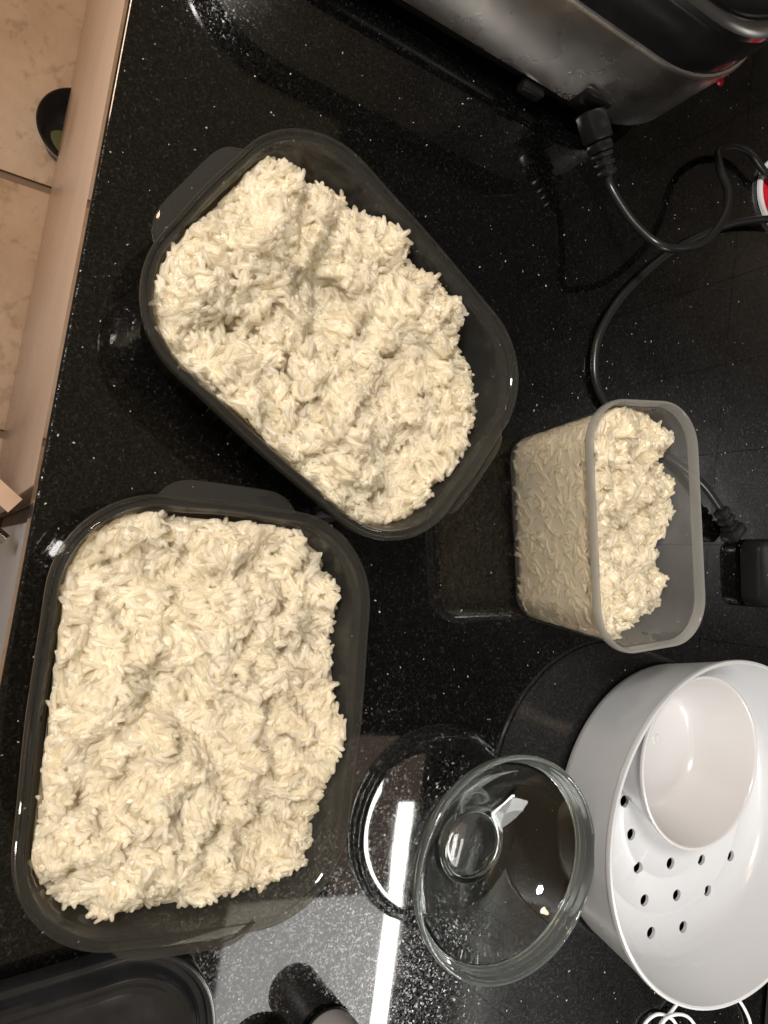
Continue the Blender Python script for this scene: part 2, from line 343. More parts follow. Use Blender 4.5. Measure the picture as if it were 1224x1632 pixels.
CA, CB, CR, CH = 0.0808, 0.0488, 0.0310, 0.0990
PC = (-0.0684, 0.3853, 0.0); RC = 0.2077
ct = empty('clear_container', PC, RC); tag(ct, 'tall milky clear plastic tub half full of rice', 'container')
TI = 0.0115
cprof = [(TI + 0.007, 0.0003), (TI + 0.003, 0.0010), (TI, 0.0050), (0.0036, 0.0900), (0.0030, 0.0930), (0.0042, 0.0932), (0.0050, 0.0900), (TI + 0.0013, 0.0060), (TI + 0.004, 0.0026), (TI + 0.008, 0.0018)]
obj('body', loft('body', CA, CB, CR, cprof, M['milky']), ct)
rprof = [(0.0034, 0.0925), (0.0004, 0.0928), (0.0, 0.0935), (0.0, 0.0980), (0.0006, 0.0990), (0.0018, 0.0990), (0.0026, 0.0980), (0.0036, 0.0932), (0.0034, 0.0925)]
obj('rim', loft('rim', CA, CB, CR, rprof, M['milky_rim'], cap0=False, cap1=False), ct)

# ------------------------------------------------------------------ rice
def unproject(px, py, z):
    x, y, w = px - 612.0, py - 816.0, 1226.0
    d = np.array([RX[i] * x + DN[i] * y + FW[i] * w for i in range(3)]); t = (z - H) / d[2]
    return np.array([0, 0, H]) + d * t
def sd_poly(P, poly):
    """signed distance, positive inside"""
    d2 = np.full(len(P), 1e9); ins = np.zeros(len(P), bool); n = len(poly)
    for i in range(n):
        a, b = poly[i], poly[(i + 1) % n]; e = b - a; w = P - a
        t = np.clip((w @ e) / (e @ e), 0, 1); d2 = np.minimum(d2, ((w - t[:, None] * e) ** 2).sum(1))
        c = (a[1] > P[:, 1]) != (b[1] > P[:, 1]); xs = (b[0] - a[0]) * (P[:, 1] - a[1]) / (b[1] - a[1] + 1e-12) + a[0]; ins ^= c & (P[:, 0] < xs)
    return np.sqrt(d2) * np.where(ins, 1, -1)
def sd_rr(P, a, b, r):
    u = np.abs(P[:, 0]) - (a - r); w = np.abs(P[:, 1]) - (b - r)
    return -(np.hypot(np.maximum(u, 0), np.maximum(w, 0)) + np.minimum(np.maximum(u, w), 0) - r)
def vnoise(P, sc, seed):
    return np.array([noise.noise(Vector((p[0] * sc + seed, p[1] * sc - seed * 1.7, seed * 3.1))) for p in P])
# one grain: slightly bent capsule along x, unit length 1, unit width 1
def grain_template(rings, sides):
    v = []; 
    for i in range(rings):
        t = i / (rings - 1); x = -0.5 + t; s = abs(2 * t - 1); r = 0.5 * (1 - s ** 3.2) ** 0.5 if 0 < i < rings - 1 else 0.16
        for k in range(sides):
            a = 2 * math.pi * k / sides; v.append((x * (0.99 if i in (0, rings - 1) else 1), r * math.cos(a), r * math.sin(a)))
    f = []
    for i in range(rings - 1):
        for k in range(sides): k2 = (k + 1) % sides; f.append((i * sides + k, i * sides + k2, (i + 1) * sides + k2, (i + 1) * sides + k))
    f.append(tuple(range(sides - 1, -1, -1))); f.append(tuple(range((rings - 1) * sides, rings * sides)))
    return np.array(v), f
# stretch rings so that the tips are rounded
GV, GF = grain_template(6, 6)
xs = np.array([-0.5, -0.42, -0.18, 0.18, 0.42, 0.5]); rs = np.array([0.27, 0.42, 0.5, 0.5, 0.41, 0.25])
for i in range(6):
    s = GV[i * 6:(i + 1) * 6]; s[:, 0] = xs[i]; q = np.hypot(s[:, 1], s[:, 2])[:, None]; s[:, 1:] = s[:, 1:] / q * rs[i]
GV = np.array(GV)

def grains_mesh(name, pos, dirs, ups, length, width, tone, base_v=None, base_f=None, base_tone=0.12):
    n = len(pos); m = len(GV)
    X = dirs / np.linalg.norm(dirs, axis=1, keepdims=True)
    Y = np.cross(ups, X); Y /= np.linalg.norm(Y, axis=1, keepdims=True) + 1e-9; Z = np.cross(X, Y)
    bend = rng.normal(0, 0.10, n)
    g = GV[None].repeat(n, 0); yy = g[:, :, 1] * width[:, None] + (bend * length)[:, None] * (4 * g[:, :, 0] ** 2 - 0.4)
    zz = g[:, :, 2] * width[:, None] * 0.86; xx = g[:, :, 0] * length[:, None]
    V = pos[:, None] + xx[..., None] * X[:, None] + yy[..., None] * Y[:, None] + zz[..., None] * Z[:, None]
    V = V.reshape(-1, 3); quads = np.array([q for q in GF if len(q) == 4]); caps = np.array([q for q in GF if len(q) == 6])
    off = (np.arange(n) * m)[:, None, None]
    Q = (quads[None] + off).reshape(-1, 4); K = (caps[None] + off).reshape(-1, 6); tn = np.repeat(np.minimum(tone, 0.85), m)
    nb = 0
    if base_v is not None:
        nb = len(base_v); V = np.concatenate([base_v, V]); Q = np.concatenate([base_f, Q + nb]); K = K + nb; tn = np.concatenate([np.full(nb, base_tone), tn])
    me = bpy.data.meshes.new(name); me.vertices.add(len(V)); me.vertices.foreach_set('co', V.astype(np.float32).ravel())
    nl = len(Q) * 4 + len(K) * 6; me.loops.add(nl); me.loops.foreach_set('vertex_index', np.concatenate([Q.ravel(), K.ravel()]).astype(np.int32))
    me.polygons.add(len(Q) + len(K)); st = np.concatenate([np.arange(len(Q)) * 4, len(Q) * 4 + np.arange(len(K)) * 6]); me.polygons.foreach_set('loop_start', st.astype(np.int32))
    me.polygons.foreach_set('use_smooth', np.ones(len(Q) + len(K), bool)); me.update(calc_edges=True); me.validate()
    a = me.attributes.new('tone', 'FLOAT', 'POINT'); a.data.foreach_set('value', tn.astype(np.float32))
    me.materials.append(M['rice']); return me

def rice_heap(name, label, loc, rz, dims, wall_in, poly_px, zpoly, topfun, count, seed, z0, wall_count=0, drop=0.016, grow=0.006):
    """wall_in(z): inset of the plastic wall's inner face at height z"""
    a, b, r = dims; inset = wall_in(zpoly) + 0.0010; c, s = math.cos(rz), math.sin(rz)
    W = np.array([unproject(x, y, zpoly)[:2] for x, y in poly_px]) - np.array(loc[:2]); poly = np.stack([c * W[:, 0] + s * W[:, 1], -s * W[:, 0] + c * W[:, 1]], 1)
    # clumps
    nc = 230; cen = np.stack([rng.uniform(-a, a, nc), rng.uniform(-b, b, nc)], 1); coff = rng.normal(0, 0.0028, nc); cang = rng.uniform(0, 2 * math.pi, nc); ctilt = rng.normal(0, 0.42, (nc, 2)); cst = rng.uniform(0.15, 1.0, nc)
    def field(P):
        sp = sd_poly(P, poly) + grow + 0.004 * vnoise(P, 90, seed + 5) + 0.002 * vnoise(P, 240, seed + 9)
        top = topfun(P) + 0.0150 * vnoise(P, 24, seed) + 0.0080 * vnoise(P, 56, seed + 2) + 0.0022 * vnoise(P, 150, seed + 3)
        Pw = P + 0.004 * np.stack([vnoise(P, 130, seed + 21), vnoise(P, 130, seed + 22)], 1)
        d = ((Pw[:, None] - cen[None]) ** 2).sum(2); o = np.argsort(d, 1)[:, :2]; i0, i1 = o[:, 0], o[:, 1]
        d0 = np.sqrt(np.take_along_axis(d, o[:, :1], 1)[:, 0]); d1 = np.sqrt(np.take_along_axis(d, o[:, 1:2], 1)[:, 0])
        rel = P - cen[i0]; k = np.clip((d1 - d0) / 0.004, 0, 1); k = 0.35 + 0.65 * k
        top = top + k * (coff[i0] + 0.9 * (rel * ctilt[i0]).sum(1)) - 0.0020 * (1 - np.clip((d1 - d0) / 0.005, 0, 1))
        e = np.clip(sp / drop, 0, 1); e = np.sqrt(np.clip(1 - (1 - e) ** 2, 0, 1))
        return z0 + (top - z0) * e, i0, sp
    ai, bi, ri = a - inset, b - inset, r - inset
    # skin under the grains
    nx, ny = int(2 * ai / 0.0022), int(2 * bi / 0.0022); gx = np.linspace(-ai, ai, nx); gy = np.linspace(-bi, bi, ny); G = np.stack(np.meshgrid(gx, gy, indexing='ij'), -1).reshape(-1, 2)
    sr = sd_rr(G, ai, bi, ri); hz, _, _ = field(G); hz = np.maximum(hz + 0.0005 + 0.0011 * vnoise(G, 320, seed + 31) - 0.0045 * (1 - np.clip(sr / 0.006, 0, 1)), z0); GG = G.copy(); out = sr < 0.0
    def push(P2, z, extra):
        """move points inward until they clear the tapered wall"""
        for it in range(3):
            e = 1e-4; s0 = sd_rr(P2, a, b, r); gx_ = (sd_rr(P2 + [e, 0], a, b, r) - s0) / e; gy_ = (sd_rr(P2 + [0, e], a, b, r) - s0) / e
            P2 = P2 + np.maximum(wall_in(z) + extra - s0, 0)[:, None] * np.stack([gx_, gy_], 1)
        return P2
    GG = push(GG, hz, 0.0010)
    bv = np.concatenate([GG, hz[:, None]], 1); ii = np.arange(nx * ny).reshape(nx, ny)
    bf = np.stack([ii[:-1, :-1], ii[1:, :-1], ii[1:, 1:], ii[:-1, 1:]], -1).reshape(-1, 4)
    lp_ = np.array(rr_pts(ai, bi, ri, 20, 30)); lh, _, _ = field(lp_); lh = np.maximum(lh - 0.0048, z0 + 0.0004); nl_ = len(lp_); LV = 14; sk = []
    for q in range(LV):
        zq = lh + (z0 - lh) * q / (LV - 1); p2 = push(lp_ * 1.03, zq, 0.0011); sk.append(np.concatenate([p2, zq[:, None]], 1))
    o0 = len(bv); bv = np.concatenate([bv] + sk); kk_ = np.arange(nl_); k2_ = (kk_ + 1) % nl_
    bf = np.concatenate([bf] + [np.stack([o0 + q * nl_ + kk_, o0 + (q + 1) * nl_ + kk_, o0 + (q + 1) * nl_ + k2_, o0 + q * nl_ + k2_], 1) for q in range(LV - 1)])
    # grains, denser on steep ground
    P = np.stack([rng.uniform(-ai, ai, count * 4), rng.uniform(-bi, bi, count * 4)], 1)
    P = P[sd_rr(P, ai - 0.002, bi - 0.002, ri - 0.002) > 0]; h, ci, sp = field(P); e = 8e-4
    hx, _, _ = field(P + [e, 0]); hy, _, _ = field(P + [0, e]); gxx = (hx - h) / e; gyy = (hy - h) / e; st = np.sqrt(1 + gxx ** 2 + gyy ** 2)
    keep = (sp > 0.0) & (rng.uniform(0, 1, len(P)) < np.minimum(st, 5) / 2.6); P, h, ci, gxx, gyy = [q[keep][:count] for q in (P, h, ci, gxx, gyy)]; n = len(P)
    gxx = np.clip(gxx, -1.6, 1.6); gyy = np.clip(gyy, -1.6, 1.6)
    N = np.stack([-gxx, -gyy, np.ones(n)], 1); N /= np.linalg.norm(N, axis=1, keepdims=True)
    an = cang[ci] + rng.normal(0, 1, n) * (0.18 + 0.55 * cst[ci]); D = np.stack([np.cos(an), np.sin(an), np.zeros(n)], 1); D -= (D * N).sum(1, keepdims=True) * N
    pitch = rng.normal(0, 0.24, n) + np.where(rng.uniform(0, 1, n) < 0.10, rng.uniform(0.4, 1.0, n), 0); D = D / np.linalg.norm(D, axis=1, keepdims=True) * np.cos(pitch)[:, None] + N * np.sin(pitch)[:, None]
    lift = np.clip(rng.normal(0.0002, 0.0006, n) + np.where(rng.uniform(0, 1, n) < 0.14, rng.uniform(0.0005, 0.0018, n), 0), -0.0015, 0.0028); ln = rng.normal(0.0096, 0.0013, n).clip(0.0062, 0.0125); wd = rng.normal(0.0030, 0.00025, n).clip(0.0023, 0.0036)
    pos = np.concatenate([P, (h + lift)[:, None]], 1) + N * 0.0004; tone = np.clip(0.62 + rng.normal(0, 0.16, n) + 0.3 * (cst[ci] - 0.55), 0.2, 1)
    # keep tips off the plastic
    for sg in (1, -1, 1, -1):
        tip = pos + sg * D * (ln / 2)[:, None]; pos[:, :2] += push(tip[:, :2] * 1.0, tip[:, 2], 0.0012) - tip[:, :2]
    # a row of grains lying along the wall
    loop = np.array(rr_pts(ai, bi, ri)); seg = np.roll(loop, -1, 0) - loop; sl = np.hypot(*seg.T); cum = np.cumsum(sl); ec = 380
    q = rng.uniform(0, cum[-1], ec); k = np.minimum(np.searchsorted(cum, q), len(sl) - 1); p0 = loop[k] + seg[k] * (1 - (cum[k] - q) / sl[k])[:, None]; tg = seg[k] / sl[k][:, None]; nn = np.stack([tg[:, 1], -tg[:, 0]], 1)
    hin, _, spq = field(p0 - nn * 0.002); kk = (spq > 0.004); zz = (hin - rng.uniform(0.0, 0.0045, ec))[kk]; p0, tg, nn = p0[kk], tg[kk], nn[kk]; m = len(zz)
    P3 = np.concatenate([push(p0 + nn * 0.01, zz, 0.0016) - nn * rng.uniform(0, 0.003, m)[:, None], zz[:, None]], 1); th = rng.normal(0, 0.45, m); t2 = rng.normal(0, 0.25, m)
    D3 = np.stack([tg[:, 0] * np.cos(th) - nn[:, 0] * np.abs(np.sin(th)) * 0.4, tg[:, 1] * np.cos(th) - nn[:, 1] * np.abs(np.sin(th)) * 0.4, np.sin(t2)], 1); N3 = np.concatenate([-nn * 0.2, np.ones((m, 1))], 1)
    pos = np.concatenate([pos, P3]); D = np.concatenate([D, D3]); N = np.concatenate([N, N3]); ln = np.concatenate([ln, rng.normal(0.0092, 0.0010, m)]); wd = np.concatenate([wd, np.full(m, 0.0029)]); tone = np.concatenate([tone, np.clip(rng.normal(0.62, 0.2, m), 0.2, 1)])
    if wall_count:       # grains pressed flat against the walls
        loop = np.array(rr_pts(ai, bi, ri)); seg = np.roll(loop, -1, 0) - loop; sl = np.hypot(*seg.T); cum = np.cumsum(sl)
        q = rng.uniform(0, cum[-1], wall_count); k = np.minimum(np.searchsorted(cum, q), len(sl) - 1); tt = 1 - (cum[k] - q) / sl[k]; p0 = loop[k] + seg[k] * tt[:, None]; tg = seg[k] / sl[k][:, None]; nn = np.stack([tg[:, 1], -tg[:, 0]], 1)
        hin, _, _ = field(p0); zz = z0 + rng.uniform(0, 1, wall_count) * (hin - z0)
        kk = zz > z0 + 0.002; p0, tg, nn, zz = [x[kk] for x in (p0, tg, nn, zz)]; m = len(zz)
        P3 = np.concatenate([push(p0 + nn * 0.02, zz, 0.0013) - nn * rng.uniform(0, 0.0009, m)[:, None], zz[:, None]], 1); th = rng.uniform(0, math.pi, m)
        D3 = np.concatenate([tg * np.cos(th)[:, None], np.sin(th)[:, None]], 1); N3 = np.concatenate([nn, np.zeros((m, 1))], 1)
        pos = np.concatenate([pos, P3]); D = np.concatenate([D, D3]); N = np.concatenate([N, N3]); ln = np.concatenate([ln, rng.normal(0.0088, 0.0010, m)]); wd = np.concatenate([wd, np.full(m, 0.0028)]); tone = np.concatenate([tone, np.clip(rng.normal(0.65, 0.2, m), 0.2, 1)])
    o = obj(name, grains_mesh(name, pos, D, N, ln, wd, tone, bv, bf, 1.0 if wall_count else 0.16), None, (loc[0], loc[1], 0), rz)  # skin colour carries the golden shade between grains; paler where seen through walls
    tag(o, label, 'rice', 'cooked rice in containers', 'stuff'); return o

def wall_box(z): return 0.0079 + np.clip(0.057 - z, 0, 0.050) / 0.050 * 0.0072 + np.clip(0.007 - z, 0, 1) * 0.9
def wall_tub(z): return 0.0050 + np.clip(0.090 - z, 0, 0.084) / 0.084 * (TI - 0.0037) + np.clip(0.006 - z, 0, 1) * 0.9
# outlines of the heaps where they stop short of the wall (elsewhere they reach past it)
polyA = [(385, 235), (432, 250), (455, 275), (490, 282), (540, 298), (575, 330), (635, 345), (652, 385), (640, 415), (668, 432), (712, 440), (738, 492), (722, 530), (735, 560), (762, 600), (752, 660), (748, 720), (725, 775), (660, 828), (600, 870), (480, 850), (180, 560), (180, 380)]
polyB = [(120, 770), (230, 795), (330, 800), (400, 822), (470, 836), (515, 880), (530, 940), (540, 1010), (545, 1100), (548, 1165), (538, 1260), (520, 1335), (480, 1388), (400, 1412), (330, 1440), (232, 1470), (150, 1455), (90, 1430), (55, 1390), (30, 1410), (-20, 1300), (20, 1000)]
polyC = [(900, 600), (1000, 640), (1030, 672), (1046, 700), (1048, 745), (1062, 790), (1082, 815), (1078, 850), (1050, 880), (1062, 915), (1058, 960), (1030, 985), (990, 1010), (960, 1060), (850, 1060), (850, 640)]
def dist_to(px, py, z, loc, rz):
    w = unproject(px, py, z)[:2] - np.array(loc[:2]); c, s = math.cos(rz), math.sin(rz); return np.array([c * w[0] + s * w[1], -s * w[0] + c * w[1]])
def bumps(base, lst, loc, rz):
    L = [(dist_to(x, y, 0.055, loc, rz), amp, sg) for x, y, amp, sg in lst]
    def fn(P):
        h = np.full(len(P), base)
        for c0, amp, sg in L: h = h + amp * np.exp(-((P - c0) ** 2).sum(1) / (2 * sg * sg))
        return h
    return fn
topA = bumps(0.0545, [(400, 330, 0.012, 0.024), (300, 450, 0.006, 0.022), (620, 400, 0.006, 0.018), (700, 480, 0.007, 0.016), (600, 610, 0.005, 0.022), (505, 475, -0.015, 0.013), (560, 345, -0.006, 0.012), (590, 540, -0.006, 0.010), (640, 760, -0.010, 0.028), (420, 560, 0.004, 0.02)], PA, RA)
topB = bumps(0.0585, [(330, 850, 0.006, 0.02), (160, 930, -0.003, 0.02), (120, 1050, 0.004, 0.02), (330, 1000, 0.004, 0.03), (300, 1200, 0.006, 0.03), (262, 1095, -0.015, 0.012), (400, 1110, -0.008, 0.014), (215, 1230, -0.006, 0.010), (420, 900, -0.007, 0.012), (150, 1010, -0.005, 0.010), (480, 1350, -0.008, 0.03), (530, 900, -0.006, 0.02), (150, 1350, 0.006, 0.025), (60, 1180, 0.007, 0.03), (40, 1330, 0.005, 0.025), (110, 930, 0.006, 0.022)], PB, RB)
def topC(P): return 0.081 + 0.0 * P[:, 0] - 0.10 * P[:, 1] + 0.012 * np.exp(-((P[:, 0] + 0.055) ** 2) / 0.0008) 
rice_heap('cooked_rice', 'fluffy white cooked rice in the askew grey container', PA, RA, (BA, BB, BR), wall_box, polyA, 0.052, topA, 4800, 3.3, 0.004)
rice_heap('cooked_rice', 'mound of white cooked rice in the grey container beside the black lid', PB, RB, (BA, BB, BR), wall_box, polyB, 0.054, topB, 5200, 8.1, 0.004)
rice_heap('cooked_rice', 'white cooked rice in the tall milky clear tub', PC, RC, (CA, CB, CR), wall_tub, polyC, 0.070, topC, 1900, 14.9, 0.003, wall_count=1500, drop=0.024)

# ------------------------------------------------------------------ glass bowl
gb = empty('glass_bowl', (0.1634, 0.3468, 0.0003)); tag(gb, 'clear glass bowl with thick rim on small round foot', 'bowl')
go = [(0.0, 0.0016), (0.018, 0.0016), (0.0218, 0.0012), (0.0275, 0.0026), (0.0320, 0.0058), (0.0430, 0.0110), (0.0540, 0.0185), (0.0620, 0.0270), (0.0660, 0.0335), (0.0668, 0.0352),
      (0.0648, 0.0354), (0.0644, 0.0350), (0.0602, 0.0282), (0.0525, 0.0202), (0.0420, 0.0130), (0.0310, 0.0078), (0.0262, 0.0055), (0.0240, 0.0046), (0.0215, 0.0042), (0.0, 0.0042)]
obj('body', lathe('body', go, M['glass'], 128, angle=60), gb)
gr = [(0.0649, 0.0356), (0.0668, 0.0354), (0.0678, 0.0358), (0.0684, 0.0366), (0.0681, 0.0378), (0.0692, 0.0386), (0.0704, 0.0394), (0.0706, 0.0408), (0.0701, 0.0419), (0.0712, 0.0428), (0.0720, 0.0438), (0.0724, 0.0458), (0.0723, 0.0474), (0.0717, 0.0484), (0.0707, 0.0487), (0.0697, 0.0481), (0.0692, 0.0462), (0.0684, 0.0422), (0.0668, 0.0390)]
obj('rim', lathe('rim', gr, M['glass_edge'], 128, angle=60, closed=True), gb)
gf = [(0.0222, 0.0010), (0.0228, 0.0003), (0.0245, 0.0), (0.0266, 0.0005), (0.0273, 0.0016), (0.0270, 0.0022)]
obj('foot', lathe('foot', gf, M['glass_edge'], 96, angle=60, closed=True), gb)
def drop_outline():
    return [(0.0016 * math.sin(t) * (1 + 0.4 * math.cos(t)), 0.0040 * math.cos(t)) for t in np.linspace(0, 2 * math.pi, 22)]
for s in (-1, 1):
    pts = [np.array((s * 0.0024 + x + 0.25 * s * y, y, 0.0044)) for x, y in drop_outline()]
    obj('embossed_mark', tube('embossed_mark', pts, 0.00045, M['glass'], n=6, raw=True), gb, (-0.001, 0.0, 0), 0.6)

# ------------------------------------------------------------------ steamer basket with a bowl inside
SX, SY, SR, SH, SR2 = 0.138, 0.5385, 0.1267, 0.0672, 0.1148
sb = empty('steamer_basket', (SX, SY, 0.0003)); tag(sb, 'white plastic steamer basket with round holes in its floor', 'steamer basket')
fz = 0.0100
flo = [(0.0, fz), (0.020, fz), (0.0215, fz + 0.0008), (0.023, fz + 0.0012), (0.0245, fz + 0.0008), (0.026, fz), (0.052, fz), (0.0535, fz + 0.0008), (0.055, fz + 0.0012), (0.0565, fz + 0.0008), (0.058, fz), (0.080, fz), (0.0815, fz + 0.0008), (0.083, fz + 0.0012), (0.0845, fz + 0.0008), (0.086, fz), (0.100, fz), (0.1065, fz + 0.0010), (0.1105, fz + 0.0040), (0.1128, fz + 0.0100)]
wall_p = [(SR - 0.0035, SH - 0.0030), (SR - 0.0030, SH - 0.0008), (SR - 0.0018, SH), (SR - 0.0004, SH - 0.0006), (SR, SH - 0.0025), (SR - 0.0004, SH - 0.0045), (SR - 0.0014, SH - 0.0050)]
under = [(SR2 + 0.0008, 0.0075), (SR2, 0.0020), (SR2 - 0.002, 0.0), (SR2 - 0.005, 0.0), (SR2 - 0.006, 0.0020), (SR2 - 0.0085, fz - 0.0030), (0.0, fz - 0.0024)]
body_me = lathe('body', flo + wall_p + under, M['white'], 128, angle=50)
bo = obj('body', body_me, sb)
cut = bmesh.new()
for i in range(-6, 7):
    for j in range(-6, 7):
        x = 0.044 - 0.0015 * i + 0.0255 * j; y = 0.004 + 0.0370 * i + 0.0110 * j
        if math.hypot(x, y) < 0.1015:
            bmesh.ops.create_cone(cut, cap_ends=True, segments=20, radius1=0.0046, radius2=0.0046, depth=0.03, matrix=Matrix.Translation((x, y, fz)))
cme = bpy.data.meshes.new('cut'); cut.to_mesh(cme); cut.free(); co = bpy.data.objects.new('cut', cme); C.objects.link(co); co.location = sb.location
bpy.context.view_layer.update()
md = bo.modifiers.new('holes', 'BOOLEAN'); md.operation = 'DIFFERENCE'; md.object = co; md.solver = 'EXACT'
dg = bpy.context.evaluated_depsgraph_get(); nm = bpy.data.meshes.new_from_object(bo.evaluated_get(dg)); bo.modifiers.clear(); bo.data = nm
nm.set_sharp_from_angle(angle=math.radians(40)); bpy.data.objects.remove(co)

cb = empty('plastic_bowl', (0.0895, 0.5035, fz + 0.0016)); tag(cb, 'small warm white plastic bowl lying inside the steamer basket', 'bowl')
cr = 0.0632; chh = 0.051
cup = [(0.0, 0.0030), (0.0380, 0.0030), (0.0420, 0.0036), (0.0446, 0.0062), (0.0490, 0.0180), (0.0560, 0.0380), (cr - 0.0030, chh - 0.0020), (cr - 0.0022, chh - 0.0003), (cr - 0.0012, chh), (cr - 0.0002, chh - 0.0006), (cr, chh - 0.0020), (cr - 0.0006, chh - 0.0036), (cr - 0.0022, chh - 0.0042), (0.0575, 0.0370), (0.0505, 0.0170), (0.0462, 0.0085), (0.0410, 0.0025), (0.0340, 0.0), (0.0, 0.0)]
obj('body', lathe('body', cup, M['cup'], 96, angle=50), cb)
obj('moulding_mark', lathe('moulding_mark', [(0.0045, 0.003), (0.0042, 0.0034), (0.0035, 0.0036), (0.0028, 0.0033), (0.0, 0.0032)], M['cup'], 28), cb, (-0.006, 0.004, 0.0))

# ------------------------------------------------------------------ rice cooker
ck = empty('rice_cooker', (-0.541, 0.262, 0.0), math.radians(-2)); tag(ck, 'rice cooker with brushed steel body and black lid', 'rice cooker')
KA, KB, KR = 0.156, 0.200, 0.100
def kl(name, prof, mat, **k): return obj(name, loft(name, KA, KB, KR, prof, mat, **k), ck)
kl('base', [(0.030, 0.004), (0.010, 0.006), (0.004, 0.014), (0.004, 0.022)], M['black'])
kl('steel_band', [(0.004, 0.0215), (0.0, 0.0225), (0.0, 0.090), (0.0012, 0.0925), (0.003, 0.093)], M['steel'], cap0=False, cap1=False)
kl('collar', [(0.003, 0.0925), (0.0035, 0.094), (0.004, 0.126), (0.006, 0.1285)], M['gloss_black'], cap0=False, cap1=False)
kl('trim_ring', [(0.006, 0.1282), (0.0045, 0.1295), (0.0045, 0.134), (0.007, 0.1365), (0.013, 0.1375), (0.016, 0.136)], M['chrome'], cap0=False, cap1=False)
kl('lid', [(0.016, 0.1355), (0.0165, 0.142), (0.022, 0.150), (0.045, 0.158), (0.090, 0.163)], M['gloss_black'], cap0=False)
fe = obj('foot', lathe('foot', [(0, 0), (0.010, 0), (0.010, 0.005), (0, 0.005)], M['rubber'], 20), ck, (0.115, -0.07, 0)); obj('foot', fe.data, ck, (0.115, 0.07, 0)); obj('foot', fe.data, ck, (-0.115, 0.07, 0)); obj('foot', fe.data, ck, (-0.115, -0.07, 0))
cl = obj('cord_clip', box('cord_clip', 0.150, 0.162, 0.042, 0.062, 0.010, 0.020, M['black'], bev=0.002), ck)
obj('slot', box('slot', 0.1615, 0.1625, 0.045, 0.059, 0.0125, 0.0175, M['gloss_black']), cl)
obj('power_inlet', box('power_inlet', 0.138, 0.159, 0.082, 0.108, 0.020, 0.044, M['black'], bev=0.003), ck)
obj('indicator', lathe('indicator', [(0, 0.002), (0.003, 0.0015), (0.004, 0)], M['red'], 16), ck, (KA - KR + KR * 0.76, KB - KR + KR * 0.66, 0.086))

# power cord with its moulded connector
pc = empty('power_cord', (0, 0, 0)); tag(pc, 'black power cord plugged into the rice cooker, curling over the counter', 'cord')
p0 = np.array((-0.3673, 0.3552, 0.033)); p1 = np.array((-0.3316, 0.3807, 0.030)); dv = (p1 - p0) / np.linalg.norm(p1 - p0)
def oriented(name, parts, mat, parent):
    ax = Vector(dv); up = Vector((0, 0, 1)); sd = up.cross(ax).normalized(); up = ax.cross(sd)
    bm = bmesh.new()
    for (s0, s1, w, h) in parts:
        t = bmesh.new(); bmesh.ops.create_cube(t, size=1.0)
        for q in t.verts:
            q.co = Vector(p0) + ax * (s0 + (q.co.x + .5) * (s1 - s0)) + sd * (q.co.y * w) + up * (q.co.z * h)
        bmesh.ops.bevel(t, geom=list(t.edges), offset=min(w, h) * 0.16, segments=2, affect='EDGES', profile=0.5)
        tm = bpy.data.meshes.new('t'); t.to_mesh(tm); t.free(); bm.from_mesh(tm); bpy.data.meshes.remove(tm)
    me = bpy.data.meshes.new(name); bm.to_mesh(me); bm.free(); finish(me, mat, True, 40); return obj(name, me, parent)
oriented('connector', [(-0.008, 0.014, 0.0205, 0.0150), (0.0142, 0.022, 0.0165, 0.0135)], M['black'], pc)
oriented('strain_relief', [(0.0222, 0.0262, 0.0135, 0.0125), (0.0285, 0.0325, 0.0128, 0.0118), (0.0348, 0.0390, 0.0120, 0.0110), (0.022, 0.040, 0.0088, 0.0086)], M['rubber'], pc)
def at(px, py, z): return tuple(unproject(px, py, z))
s0 = tuple(p0 + dv * 0.036); s1 = tuple(p0 + dv * 0.050)
obj('cable', tube('cable', [s0, s1, at(1010, 355, 0.040), at(1050, 390, 0.053), at(1085, 396, 0.056), at(1125, 385, 0.052), at(1155, 345, 0.044), at(1160, 305, 0.036), at(1148, 270, 0.028), at(1146, 243, 0.020), at(1165, 232, 0.015), at(1195, 243, 0.012), at(1230, 285, 0.010), at(1300, 330, 0.006)], 0.0034, M['rubber']), pc)

# second cord running behind the clear tub to a mains plug
mc = empty('mains_cord', (0, 0, 0)); tag(mc, 'black mains cord passing behind the clear tub to its plug', 'cord')
cz = 0.0036
obj('cable', tube('cable', [at(1330, 360, 0.012), at(1260, 350, 0.012), at(1200, 351, 0.010), at(1150, 362, 0.008), at(1090, 390, cz), at(1040, 425, cz), at(990, 475, cz), at(957, 530, cz), at(947, 580, cz), at(955, 625, cz), at(985, 668, cz), at(1030, 705, cz), at(1080, 738, 0.005), at(1120, 772, 0.008), at(1145, 806, 0.010), at(1152, 818, 0.011)], 0.0034, M['rubber']), mc)
p0 = np.array(at(1148, 812, 0.011)); p1 = np.array(at(1186, 880, 0.012)); dv = (p1 - p0) / np.linalg.norm(p1 - p0)
oriented('strain_relief', [(0.000, 0.0060, 0.0115, 0.0105), (0.0080, 0.0140, 0.0130, 0.0120), (0.0160, 0.0200, 0.0142, 0.0130), (0.0, 0.021, 0.0090, 0.0090), (0.0200, 0.0300, 0.0190, 0.0160)], M['rubber'], mc)
pl = obj('plug', loft('plug', 0.030, 0.026, 0.012, [(0.002, 0.0), (0.0, 0.002), (0.0, 0.016), (0.002, 0.0195), (0.005, 0.0205)], M['black']), mc, tuple(np.array(at(1206, 912, 0.0)) + np.array((0, 0, 0.0005))), math.radians(10))
